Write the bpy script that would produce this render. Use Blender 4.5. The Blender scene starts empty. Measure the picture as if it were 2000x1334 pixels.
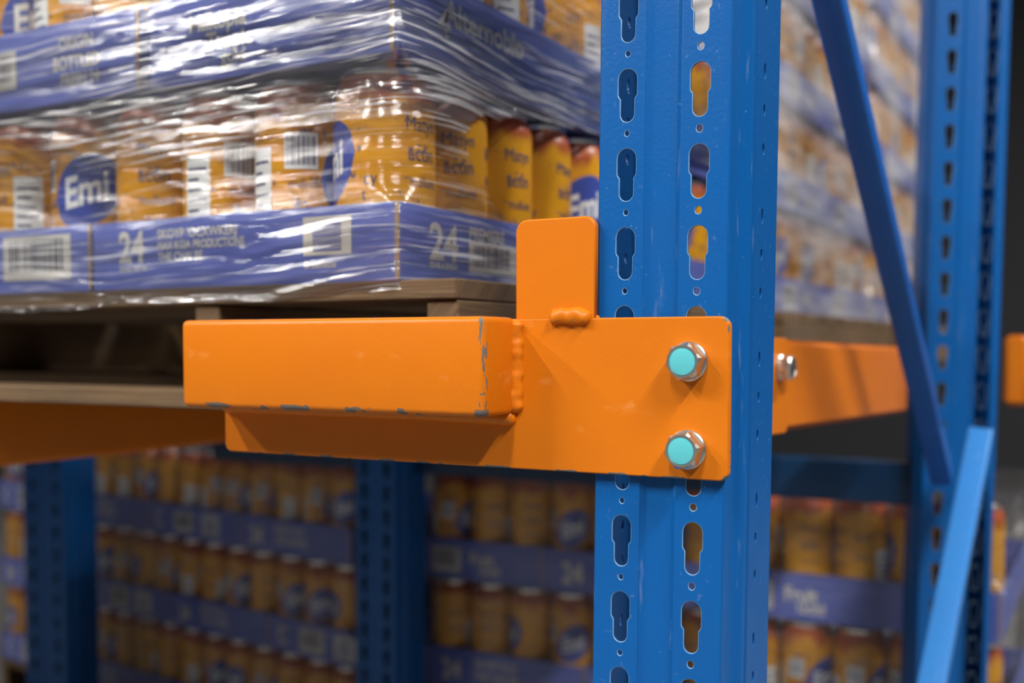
import bpy, bmesh, math, random
from mathutils import Vector, Matrix, noise
R = math.radians
scene = bpy.context.scene
COL = scene.collection

# ---------------------------------------------------------------- camera, world, lights, exposure
CAM_Z = 1.55
cam_d = bpy.data.cameras.new('camera')
cam = bpy.data.objects.new('camera', cam_d); COL.objects.link(cam)
cam.location = (0, 0, CAM_Z)
cam.rotation_euler = (R(90 - 2.735), 0, R(29.0))
cam_d.sensor_width = 36.0
cam_d.lens = 2150.0 * 36.0 / 2000.0
cam_d.shift_y = 111.0 / 2000.0
cam_d.clip_start = 0.02
cam_d.dof.use_dof = True
cam_d.dof.focus_distance = 0.705
cam_d.dof.aperture_fstop = 3.6
cam_d.dof.aperture_blades = 7
scene.camera = cam

world = bpy.data.worlds.new('world'); scene.world = world
world.use_nodes = True
bg = world.node_tree.nodes['Background']
bg.inputs[0].default_value = (0.80, 0.88, 1.0, 1)
bg.inputs[1].default_value = 0.085

vs = scene.view_settings
vs.view_transform = 'Standard'; vs.look = 'None'; vs.gamma = 1.0
vs.use_curve_mapping = False
vs.exposure = 0.06

LAMPS = [  # x, y, z, length along y, width, watts
    (2.0, -0.8, 4.6, 1.6, 0.18, 205.0),
    (-0.1, -2.2, 4.6, 1.8, 0.30, 90.0),
    (-2.7, -2.3, 4.6, 1.6, 0.06, 165.0),
    (-4.3, -2.0, 4.6, 1.6, 0.06, 180.0),
    (1.6, 3.3, 4.6, 1.6, 0.16, 190.0),
]
for (lx, ly, lz, ll, lw, pw) in LAMPS:
    ld = bpy.data.lights.new('lamp_light', 'AREA'); ld.shape = 'RECTANGLE'
    ld.size = lw; ld.size_y = ll; ld.energy = pw; ld.color = (1.0, 0.965, 0.91)
    lo = bpy.data.objects.new('lamp_light', ld); COL.objects.link(lo)
    lo.location = (lx, ly, lz - 0.03)

# ---------------------------------------------------------------- node helpers
class NT:
    def __init__(self, name):
        self.m = bpy.data.materials.new(name); self.m.use_nodes = True
        self.t = self.m.node_tree; self.n = self.t.nodes; self.l = self.t.links
        self.p = self.n['Principled BSDF']; self.out = self.n['Material Output']
    def link(self, a, b): self.l.new(a, b)
    def set(self, sock, v):
        if isinstance(v, bpy.types.NodeSocket): self.l.new(v, sock)
        else: sock.default_value = v
    def math(self, op, a, b=None, c=None, clamp=False):
        nd = self.n.new('ShaderNodeMath'); nd.operation = op; nd.use_clamp = clamp
        self.set(nd.inputs[0], a)
        if b is not None: self.set(nd.inputs[1], b)
        if c is not None: self.set(nd.inputs[2], c)
        return nd.outputs[0]
    def mix(self, f, a, b):
        nd = self.n.new('ShaderNodeMix'); nd.data_type = 'RGBA'
        self.set(nd.inputs[0], f)
        for i, v in ((6, a), (7, b)):
            if not isinstance(v, bpy.types.NodeSocket) and len(v) == 3: v = (*v, 1)
            self.set(nd.inputs[i], v)
        return nd.outputs[2]
    def ramp(self, f, a, b):           # smooth step a..b
        nd = self.n.new('ShaderNodeMapRange'); nd.interpolation_type = 'SMOOTHSTEP'
        self.set(nd.inputs[0], f); nd.inputs[1].default_value = a; nd.inputs[2].default_value = b
        return nd.outputs[0]
    def coord(self, kind='Object'):
        return self.n.new('ShaderNodeTexCoord').outputs[kind]
    def sep(self, v):
        nd = self.n.new('ShaderNodeSeparateXYZ'); self.link(v, nd.inputs[0]); return nd.outputs
    def comb(self, x, y, z):
        nd = self.n.new('ShaderNodeCombineXYZ')
        for i, v in enumerate((x, y, z)): self.set(nd.inputs[i], v)
        return nd.outputs[0]
    def mapping(self, v, scale=(1, 1, 1), loc=(0, 0, 0), rot=(0, 0, 0)):
        nd = self.n.new('ShaderNodeMapping'); self.link(v, nd.inputs[0])
        nd.inputs[1].default_value = loc; nd.inputs[2].default_value = rot; nd.inputs[3].default_value = scale
        return nd.outputs[0]
    def noise(self, v, scale=5, detail=3, rough=0.55, dist=0.0):
        nd = self.n.new('ShaderNodeTexNoise'); self.link(v, nd.inputs['Vector'])
        nd.inputs['Scale'].default_value = scale; nd.inputs['Detail'].default_value = detail
        nd.inputs['Roughness'].default_value = rough; nd.inputs['Distortion'].default_value = dist
        return nd.outputs['Fac']
    def bump(self, h, strength=0.3, dist=0.001):
        nd = self.n.new('ShaderNodeBump'); self.set(nd.inputs['Strength'], strength)
        nd.inputs['Distance'].default_value = dist; self.link(h, nd.inputs['Height'])
        return nd.outputs[0]
    def rand(self):
        return self.n.new('ShaderNodeObjectInfo').outputs['Random']
    def fin(self, col, rough=0.5, metal=0.0, bump=None, spec=0.5):
        self.set(self.p.inputs['Base Color'], col if isinstance(col, bpy.types.NodeSocket) or len(col) == 4 else (*col, 1))
        self.set(self.p.inputs['Roughness'], rough); self.set(self.p.inputs['Metallic'], metal)
        self.set(self.p.inputs['Specular IOR Level'], spec)
        if bump is not None: self.link(bump, self.p.inputs['Normal'])
        return self.m
    def band(self, x, lo, hi, soft=0.004):
        a = self.ramp(x, lo - soft, lo + soft); b = self.ramp(x, hi - soft, hi + soft)
        return self.math('SUBTRACT', a, b, clamp=True)

MT = {}
def mat_paint(name, col, dark, peel=0.25, scuff=0.5, rough=0.36):
    k = NT(name); o = k.coord()
    n1 = k.noise(o, 14, 4); n2 = k.noise(k.mapping(o, (160, 160, 22)), 1.0, 3)
    c = k.mix(k.math('MULTIPLY', k.ramp(n1, 0.35, 0.75), 0.28), col, dark)
    c = k.mix(k.math('MULTIPLY', k.ramp(n2, 0.62, 0.78), 0.30 * scuff), c, (0.45, 0.52, 0.58))
    sp = k.noise(o, 420, 1)
    c = k.mix(k.math('MULTIPLY', k.ramp(sp, 0.77, 0.80), 0.5 * scuff), c, (0.55, 0.60, 0.62))
    r = k.math('ADD', k.math('MULTIPLY', n1, 0.2), rough - 0.1)
    return k.fin(c, r, 0, k.bump(k.noise(o, 330, 2), peel, 0.0006), 0.3)
MT['blue'] = mat_paint('blue_paint', (0.0015, 0.094, 0.34), (0.003, 0.070, 0.26))
MT['rim'] = mat_paint('worn_slot_rim', (0.22, 0.34, 0.46), (0.02, 0.13, 0.36), scuff=0.8)
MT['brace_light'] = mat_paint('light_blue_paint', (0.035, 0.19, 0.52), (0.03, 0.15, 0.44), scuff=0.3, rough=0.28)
MT['beam_shaded'] = mat_paint('shaded_beam_paint', (0.004, 0.030, 0.085), (0.003, 0.02, 0.06), scuff=0.3)  # cross beam blue darkened: the shade it lacks is put into the colour
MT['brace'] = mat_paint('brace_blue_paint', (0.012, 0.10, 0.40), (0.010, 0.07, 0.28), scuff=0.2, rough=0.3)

def mat_orange(name, wear_tube=False, wear_plate=False):
    k = NT(name); o = k.coord(); s = k.sep(o)
    n1 = k.noise(o, 9, 4)
    c = k.mix(k.math('MULTIPLY', k.ramp(n1, 0.35, 0.7), 0.35), (0.63, 0.166, 0.004), (0.55, 0.132, 0.003))
    fine = k.noise(o, 140, 4, 0.6)
    dust = k.noise(k.mapping(o, (40, 40, 60)), 1, 4)
    c = k.mix(k.math('MULTIPLY', k.ramp(dust, 0.62, 0.78), 0.18), c, (0.85, 0.45, 0.18))
    chip = None
    big = k.noise(o, 38, 3, 0.6)
    if wear_tube:      # local frame: x -0.1325..0.1325, z -0.0325..0.0325, front at y=-0.0215
        eb = k.ramp(k.math('MULTIPLY', s[2], -1), 0.024, 0.0325)       # bottom edge
        et = k.ramp(s[2], 0.0300, 0.0335)
        er = k.math('MULTIPLY', k.ramp(s[0], 0.1265, 0.1305), k.ramp(k.math('MULTIPLY', s[1], -1), 0.013, 0.0205))
        el = k.ramp(k.math('MULTIPLY', s[0], -1), 0.1305, 0.1335)
        e1 = k.math('MULTIPLY', eb, k.ramp(big, 0.47, 0.58)); e2 = k.math('MULTIPLY', et, k.ramp(big, 0.50, 0.62))
        e3 = k.math('MULTIPLY', er, k.ramp(k.noise(k.mapping(o, (260, 260, 75)), 1, 4), 0.46, 0.58))
        e4 = k.math('MULTIPLY', el, k.ramp(big, 0.5, 0.62))
        e = k.math('MAXIMUM', k.math('MAXIMUM', e1, e2), k.math('MAXIMUM', e3, e4))
        chip = k.ramp(k.math('MULTIPLY', e, k.math('ADD', fine, 0.25)), 0.36, 0.42)
        cnr = k.math('MULTIPLY', k.math('MULTIPLY', k.ramp(s[0], 0.119, 0.130), k.ramp(k.math('MULTIPLY', s[2], -1), 0.0235, 0.0315)), k.ramp(k.math('MULTIPLY', s[1], -1), 0.006, 0.02))
        chip = k.math('MAXIMUM', chip, k.ramp(k.math('MULTIPLY', cnr, fine), 0.22, 0.28))
        spk = k.math('MULTIPLY', k.ramp(k.noise(o, 95, 2), 0.755, 0.775), k.ramp(k.math('MULTIPLY', s[2], -1), -0.01, 0.02))
        chip = k.math('MAXIMUM', chip, spk)
    if wear_plate:     # local frame: x -0.205..0.205, z -0.0505..0.0505
        er = k.ramp(s[0], 0.2015, 0.2055)
        eb = k.ramp(k.math('MULTIPLY', s[2], -1), 0.0465, 0.0515)
        e1 = k.math('MULTIPLY', er, k.ramp(big, 0.50, 0.64)); e2 = k.math('MULTIPLY', eb, k.ramp(big, 0.46, 0.56))
        crn = k.math('MULTIPLY', k.ramp(s[0], 0.199, 0.2035), k.ramp(k.math('ABSOLUTE', s[2]), 0.0445, 0.0495))
        e = k.math('MAXIMUM', k.math('MAXIMUM', e1, e2), crn)
        chip = k.ramp(k.math('MULTIPLY', e, k.math('ADD', fine, 0.25)), 0.36, 0.42)
        spk = k.ramp(k.noise(k.mapping(o, (60, 60, 40)), 1, 2), 0.795, 0.81)
        chip = k.math('MAXIMUM', chip, spk)
    if chip is None: chip = k.ramp(k.noise(k.mapping(o, (75, 75, 55), (0.03, 0.01, 0.004)), 1, 2), 0.785, 0.80)
    rough = k.math('ADD', k.math('MULTIPLY', n1, 0.15), 0.30)
    h = k.math('ADD', k.noise(o, 260, 2), k.math('MULTIPLY', k.noise(o, 60, 4), 1.2))
    if chip is not None:
        c = k.mix(chip, c, k.mix(fine, (0.10, 0.085, 0.075), (0.20, 0.17, 0.15)))
        rough = k.math('ADD', rough, k.math('MULTIPLY', chip, 0.2))
        h = k.math('SUBTRACT', h, k.math('MULTIPLY', chip, 1.5))
    return k.fin(c, rough, 0, k.bump(h, 0.14, 0.0008), 0.3)
MT['orange'] = mat_orange('orange_paint')
MT['orange_tube'] = mat_orange('orange_paint_worn_tube', wear_tube=True)
MT['orange_plate'] = mat_orange('orange_paint_worn_plate', wear_plate=True)

def mat_wood():
    k = NT('pallet_wood'); o = k.coord('UV')
    r = k.rand()
    s = k.sep(o)
    v = k.comb(k.math('ADD', s[0], k.math('MULTIPLY', r, 17.0)), s[1], 0.0)
    g = k.noise(k.mapping(v, (9, 190, 1)), 1, 5, 0.6, 0.5); g2 = k.noise(k.mapping(v, (5, 30, 1)), 1, 3)
    c = k.mix(g, (0.040, 0.021, 0.009), (0.22, 0.130, 0.056))
    c = k.mix(k.math('MULTIPLY', k.ramp(g2, 0.45, 0.75), 0.7), c, (0.05, 0.034, 0.021))
    return k.fin(c, 0.75, 0, k.bump(g, 0.7, 0.002))
MT['wood'] = mat_wood()

def mat_simple(name, col, rough=0.5, metal=0.0, nscale=40, var=0.15, bmp=0.1):
    k = NT(name); o = k.coord(); n = k.noise(o, nscale, 3)
    c = k.mix(k.math('MULTIPLY', n, var * 2), col, tuple(x * 0.5 for x in col))
    return k.fin(c, rough, metal, k.bump(n, bmp, 0.0005))
MT['zinc'] = mat_simple('zinc_plated_steel', (0.74, 0.71, 0.66), 0.33, 1.0, 120, 0.2, 0.12)
MT['cyan'] = mat_simple('cyan_paint_mark', (0.10, 0.52, 0.58), 0.42, 0, 160, 0.12, 0.25)
MT['floor'] = mat_simple('concrete_floor', (0.17, 0.165, 0.16), 0.6, 0, 3, 0.3, 0.2)
MT['wall'] = mat_simple('dark_cladding', (0.035, 0.036, 0.04), 0.7, 0, 2, 0.2, 0.1)
MT['housing'] = mat_simple('lamp_housing', (0.7, 0.7, 0.7), 0.4, 0, 10, 0.1, 0.0)
MT['print'] = mat_simple('white_print', (0.66, 0.64, 0.58), 0.5, 0, 300, 0.18, 0.0)
MT['print_dark'] = mat_simple('dark_print', (0.05, 0.055, 0.13), 0.5, 0, 300, 0.1, 0.0)
MT['kraft'] = mat_simple('kraft_cut_edge', (0.36, 0.24, 0.14), 0.8, 0, 90, 0.3, 0.3)
MT['alu'] = mat_simple('can_aluminium', (0.75, 0.74, 0.72), 0.25, 1.0, 80, 0.1, 0.05)
MT['can_white'] = mat_simple('can_white_ink', (0.72, 0.74, 0.74), 0.35, 0, 200, 0.06, 0.0)
MT['can_blue'] = mat_simple('can_blue_ink', (0.045, 0.075, 0.36), 0.32, 0, 200, 0.1, 0.0)
MT['grey_pole'] = mat_simple('grey_concrete', (0.42, 0.40, 0.37), 0.8, 0, 9, 0.2, 0.2)

def mat_tray():
    k = NT('tray_card'); o = k.coord()
    n = k.noise(o, 7, 3); f = k.noise(k.mapping(o, (60, 60, 12)), 1, 3)
    c = k.mix(n, (0.085, 0.120, 0.42), (0.115, 0.150, 0.48))
    c = k.mix(k.math('MULTIPLY', k.ramp(f, 0.66, 0.8), 0.25), c, (0.4, 0.4, 0.5))
    return k.fin(c, 0.5, 0, k.bump(f, 0.15, 0.0006))
MT['tray'] = mat_tray()

def mat_can():
    k = NT('can_print'); uv = k.sep(k.coord('UV')); u, v = uv[0], uv[1]
    r = k.rand()
    uvv = k.comb(u, v, k.math('MULTIPLY', r, 9.0))
    n = k.noise(k.mapping(uvv, (7, 3, 1)), 1, 3)
    c = k.mix(n, (0.58, 0.25, 0.006), (0.70, 0.34, 0.010))
    # red printed collar with a wavy lower edge
    wav = k.noise(k.mapping(uvv, (9, 2, 0)), 1, 3)
    edge = k.math('ADD', v, k.math('MULTIPLY', k.math('SUBTRACT', wav, 0.5), 0.30))
    c = k.mix(k.math('MULTIPLY', k.ramp(edge, 0.81, 0.89), 0.9), c, (0.33, 0.050, 0.022))
    # reddish panel on one side
    pan = k.band(u, 0.02, 0.14, 0.03)
    c = k.mix(k.math('MULTIPLY', pan, k.math('MULTIPLY', k.ramp(n, 0.3, 0.7), 0.6)), c, (0.26, 0.055, 0.02))
    # dark scribbled text lines
    row = k.math('FRACT', k.math('MULTIPLY', v, 9.0)); rowm = k.band(row, 0.25, 0.75, 0.05)
    let = k.ramp(k.noise(k.mapping(uvv, (70, 20, 0)), 1, 1), 0.50, 0.56)
    gate = k.ramp(k.noise(k.mapping(uvv, (7, 9, 0), (3, 1, 0)), 1, 1), 0.55, 0.62)
    zone = k.math('MULTIPLY', k.band(v, 0.08, 0.80, 0.01), k.math('MAXIMUM', k.band(u, 0.34, 0.62, 0.01), k.math('MAXIMUM', k.band(u, 0.82, 0.99, 0.01), k.band(u, 0.03, 0.14, 0.01))))
    txt = k.math('MULTIPLY', k.math('MULTIPLY', rowm, let), k.math('MULTIPLY', gate, zone))
    c = k.mix(k.math('MULTIPLY', txt, 0.8), c, (0.04, 0.045, 0.14))
    return k.fin(c, 0.30, 0.0, None, 0.5)
MT['can'] = mat_can()

def mat_film(name, haze, streak, seed, gloss=0.8, rough=0.15, gbase=0.13):
    k = NT(name); uv = k.sep(k.coord('UV')); u, v = uv[0], uv[1]
    # the film is drawn tight towards the corner: streaks tilt and fan a little
    wob = k.noise(k.comb(k.math('MULTIPLY', u, 2.2), k.math('MULTIPLY', v, 5.0), seed), 1, 2)
    vt = k.math('ADD', v, k.math('MULTIPLY', wob, 0.055))
    sA = k.noise(k.comb(k.math('MULTIPLY', u, 6.0), k.math('MULTIPLY', vt, 270.0), seed), 1, 3, 0.6)
    sB = k.noise(k.comb(k.math('MULTIPLY', u, 14.0), k.math('MULTIPLY', vt, 760.0), seed + 5), 1, 2, 0.6)
    big = k.noise(k.comb(k.math('MULTIPLY', u, 4.0), k.math('MULTIPLY', v, 14.0), seed + 9), 1, 3)
    st = k.math('MULTIPLY', k.ramp(k.math('ADD', k.math('MULTIPLY', sA, 0.7), k.math('MULTIPLY', sB, 0.3)), 0.53, 0.60), k.ramp(big, 0.34, 0.58))
    bn = k.n.new('ShaderNodeAttribute'); bn.attribute_name = 'bunch'; bn = bn.outputs['Fac']
    st = k.math('MULTIPLY', st, k.math('ADD', k.math('MULTIPLY', bn, 1.6), 0.12))
    hz = k.math('ADD', k.math('MULTIPLY', st, streak), k.math('MULTIPLY', k.ramp(big, 0.25, 0.75), k.math('MULTIPLY', k.math('ADD', bn, 0.15), haze)), clamp=True)
    hz = k.math('MINIMUM', hz, 0.85)
    h = k.math('ADD', k.math('MULTIPLY', sA, 1.0), k.math('ADD', k.math('MULTIPLY', sB, 0.35), k.math('MULTIPLY', big, 0.6)))
    nrm = k.bump(h, 1.0, 0.0009)
    tr = k.n.new('ShaderNodeBsdfTransparent'); tr.inputs[0].default_value = (0.96, 0.96, 0.965, 1)
    df = k.n.new('ShaderNodeBsdfDiffuse'); df.inputs[0].default_value = (0.82, 0.82, 0.85, 1); k.link(nrm, df.inputs['Normal'])
    tl = k.n.new('ShaderNodeBsdfTranslucent'); tl.inputs[0].default_value = (0.8, 0.8, 0.84, 1)
    md = k.n.new('ShaderNodeMixShader'); md.inputs[0].default_value = 0.35; k.link(df.outputs[0], md.inputs[1]); k.link(tl.outputs[0], md.inputs[2])
    gl = k.n.new('ShaderNodeBsdfGlossy'); gl.inputs['Roughness'].default_value = rough; k.link(nrm, gl.inputs['Normal'])
    lw = k.n.new('ShaderNodeLayerWeight'); lw.inputs[0].default_value = 0.25; k.link(nrm, lw.inputs['Normal'])
    gf = k.math('MULTIPLY', k.math('ADD', k.math('MULTIPLY', lw.outputs['Fresnel'], gloss), gbase), k.math('ADD', k.math('MULTIPLY', bn, 0.85), 0.30), clamp=True)
    m1 = k.n.new('ShaderNodeMixShader'); k.link(hz, m1.inputs[0]); k.link(tr.outputs[0], m1.inputs[1]); k.link(md.outputs[0], m1.inputs[2])
    m2 = k.n.new('ShaderNodeMixShader'); k.link(gf, m2.inputs[0]); k.link(m1.outputs[0], m2.inputs[1]); k.link(gl.outputs[0], m2.inputs[2])
    k.link(m2.outputs[0], k.out.inputs['Surface'])
    return k.m
MT['film'] = mat_film('stretch_film', 0.10, 0.75, 1.0)
MT['film_haze'] = mat_film('stretch_film_hazy', 0.90, 0.30, 21.0, 0.4, 0.3)
MT['film_dim'] = mat_film('stretch_film_thin', 0.04, 0.22, 41.0, 0.35, 0.2, 0.05)

# ---------------------------------------------------------------- object helpers
def tag(o, label=None, cat=None, group=None, kind=None):
    if label: o['label'] = label
    if cat: o['category'] = cat
    if group: o['group'] = group
    if kind: o['kind'] = kind
    return o
def link(name, me, parent=None, loc=(0, 0, 0), rot=(0, 0, 0)):
    o = bpy.data.objects.new(name, me); COL.objects.link(o)
    o.location = loc; o.rotation_euler = rot
    if parent is not None: o.parent = parent
    return o
def empty(name, loc=(0, 0, 0), rot=(0, 0, 0), parent=None):
    o = link(name, None, parent, loc, rot); o.empty_display_size = 0.05; return o
def bm_mesh(bm, name, mat, smooth=False):
    me = bpy.data.meshes.new(name); bmesh.ops.recalc_face_normals(bm, faces=bm.faces[:]); bm.to_mesh(me); bm.free()
    for m in (mat if isinstance(mat, (list, tuple)) else [mat]): me.materials.append(m)
    if smooth:
        me.polygons.foreach_set('use_smooth', [True] * len(me.polygons))
        me.set_sharp_from_angle(angle=R(40))
    return me
def add_box(bm, x0, x1, y0, y1, z0, z1):
    r = bmesh.ops.create_cube(bm, size=1.0, matrix=Matrix.Translation(((x0 + x1) / 2, (y0 + y1) / 2, (z0 + z1) / 2)) @ Matrix.Diagonal((x1 - x0, y1 - y0, z1 - z0, 1)))
    return r['verts']
def box_mesh(name, sx, sy, sz, mat, bev=0.0, seg=2):
    bm = bmesh.new(); add_box(bm, -sx / 2, sx / 2, -sy / 2, sy / 2, -sz / 2, sz / 2)
    if bev > 0: bmesh.ops.bevel(bm, geom=bm.edges[:], offset=bev, segments=seg, affect='EDGES', profile=0.5)
    return bm_mesh(bm, name, mat, bev > 0)
def ribbon(bm, path, thick, z0, z1, closed=False):
    """a sheet of given thickness following a 2-D path (x,y), extruded from z0 to z1"""
    n = len(path); offs = []
    for i in range(n):
        a = Vector(path[max(i - 1, 0)]); b = Vector(path[min(i + 1, n - 1)]); p = Vector(path[i])
        d1 = (p - a).normalized() if i > 0 else (b - p).normalized()
        d2 = (b - p).normalized() if i < n - 1 else d1
        n1 = Vector((-d1.y, d1.x)); n2 = Vector((-d2.y, d2.x)); m = (n1 + n2).normalized()
        offs.append(p + m * (thick / max(m.dot(n1), 0.4)))
    rows = []
    for z in (z0, z1):
        rows.append(([bm.verts.new((p[0], p[1], z)) for p in path], [bm.verts.new((q.x, q.y, z)) for q in offs]))
    (a0, b0), (a1, b1) = rows
    for i in range(n - 1):
        bm.faces.new((a0[i], a0[i + 1], a1[i + 1], a1[i])); bm.faces.new((b0[i], b1[i], b1[i + 1], b0[i + 1]))
        bm.faces.new((a0[i], b0[i], b0[i + 1], a0[i + 1])); bm.faces.new((a1[i], a1[i + 1], b1[i + 1], b1[i]))
    bm.faces.new((a0[0], a1[0], b1[0], b0[0])); bm.faces.new((a0[-1], b0[-1], b1[-1], a1[-1]))
def curve_to_mesh(cu, name, mat):
    o = bpy.data.objects.new('tmp', cu); COL.objects.link(o)
    dg = bpy.context.evaluated_depsgraph_get()
    me = bpy.data.meshes.new_from_object(o.evaluated_get(dg)); me.name = name
    bpy.data.objects.remove(o); bpy.data.curves.remove(cu)
    me.materials.clear(); me.materials.append(mat)
    return me
def plate_mesh(name, outline, holes, thick, mat, bev=0.0004, rim=None):
    """flat sheet in local XY with real holes, thickness along local Z"""
    cu = bpy.data.curves.new(name, 'CURVE'); cu.dimensions = '2D'; cu.fill_mode = 'BOTH'
    cu.extrude = thick / 2 - bev; cu.bevel_depth = bev; cu.bevel_resolution = 1; cu.offset = -bev
    for loop in [outline] + holes:
        sp = cu.splines.new('POLY'); sp.points.add(len(loop) - 1); sp.use_cyclic_u = True
        for i, p in enumerate(loop): sp.points[i].co = (p[0], p[1], 0, 1)
    me = curve_to_mesh(cu, name, mat)
    if rim is not None:
        me.materials.append(rim)
        for p in me.polygons:
            if 0.15 < abs(p.normal.z) < 0.97 and max(me.vertices[i].co.y for i in p.vertices) - min(me.vertices[i].co.y for i in p.vertices) < 0.05: p.material_index = 1
    return me
def rrect(x0, x1, y0, y1, r, n=5):
    rs = r if isinstance(r, (list, tuple)) else [r] * 4     # bl, br, tr, tl
    pts = []
    for (cx, cy, a0, rr) in ((x0, y0, 180, rs[0]), (x1, y0, 270, rs[1]), (x1, y1, 0, rs[2]), (x0, y1, 90, rs[3])):
        ccx = cx + rr if cx == x0 else cx - rr; ccy = cy + rr if cy == y0 else cy - rr
        if rr <= 0: pts.append((cx, cy)); continue
        for i in range(n + 1):
            a = R(a0 + 90 * i / n); pts.append((ccx + rr * math.cos(a), ccy + rr * math.sin(a)))
    return pts
def keyhole(cx, ztop, s=1.0):
    r1, r2 = 0.0064 * s, 0.0047 * s; H = 0.0332; zt = ztop - r1
    pts = [(cx + r1 * math.cos(R(a)), zt + r1 * math.sin(R(a))) for a in range(0, 181, 20)]
    ym = ztop - 0.0160; yn = ym - 0.0026
    pts += [(cx - r1, ym), (cx - r1 * 0.93, ym - 0.0012), (cx - r2 * 1.02, yn)]
    zb = ztop - H + r2
    pts += [(cx + r2 * math.cos(R(a)), zb + r2 * math.sin(R(a))) for a in range(180, 361, 20)]
    pts += [(cx + r2 * 1.02, yn), (cx + r1 * 0.93, ym - 0.0012), (cx + r1, ym)]
    return pts
def ngon(cx, cy, rx, ry, n=8):
    return [(cx + rx * math.cos(2 * math.pi * i / n), cy + ry * math.sin(2 * math.pi * i / n)) for i in range(n)]
TXT = {}
def text_mesh(body, size, xs=1.0, bold=0.0, mat='print', space=1.0):
    key = (body, size, xs, bold, mat)
    if key in TXT: return TXT[key]
    cu = bpy.data.curves.new('txt', 'FONT'); cu.body = body; cu.size = size; cu.offset = bold; cu.space_line = 0.85; cu.resolution_u = 3
    me = curve_to_mesh(cu, 'lettering', MT[mat])
    me.transform(Matrix.Diagonal((xs, 1, 1, 1)))
    TXT[key] = me; return me
FRONT = (R(90), 0, 0)               # local x -> +X, y -> +Z, normal -> -Y
SIDE = (R(90), 0, R(90))            # local x -> +Y, y -> +Z, normal -> +X

# ---------------------------------------------------------------- setting
FLOOR = 0.60
def struct(name, x0, x1, y0, y1, z0, z1, mat):
    o = link(name, box_mesh(name, x1 - x0, y1 - y0, z1 - z0, mat), None, ((x0 + x1) / 2, (y0 + y1) / 2, (z0 + z1) / 2))
    o['kind'] = 'structure'; return o
struct('floor', -7, 7, -5, 9, FLOOR - 0.2, FLOOR, MT['floor'])
struct('wall_back', -7, 7, 9, 9.2, FLOOR, 5.2, MT['wall'])
struct('wall_left', -7.2, -7, -5, 9.2, FLOOR, 5.2, MT['wall'])
struct('ceiling', -7.2, 7, -5, 9.2, 5.2, 5.4, MT['wall'])
kd = NT('lamp_diffuser'); kd.fin((1, 1, 1)); kd.p.inputs['Emission Color'].default_value = (1, 0.965, 0.91, 1); kd.p.inputs['Emission Strength'].default_value = 20.0
for i, (lx, ly, lz, ll, lw, pw) in enumerate(LAMPS):
    e = empty('ceiling_lamp', (lx, ly, lz))
    tag(e, ['ceiling lamp over the aisle, on the bolted plate side', 'broad ceiling lamp above and behind the camera', 'slim ceiling tube lamp over the aisle, left of the camera', 'slim ceiling tube lamp at the far left of the aisle', 'ceiling lamp over the far racks'][i], 'lamp', 'ceiling lamps')
    link('housing', box_mesh('housing', lw + 0.06, ll + 0.06, 0.10, MT['housing'], 0.01), e, (0, 0, 0.055))
    link('diffuser', box_mesh('diffuser', lw, ll, 0.02, kd.m, 0.004), e, (0, 0, -0.005))
    for s in (-1, 1):
        link('hanger', box_mesh('hanger', 0.012, 0.012, 0.5, MT['housing'], 0.002), e, (0, s * ll * 0.4, 0.35))

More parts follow.
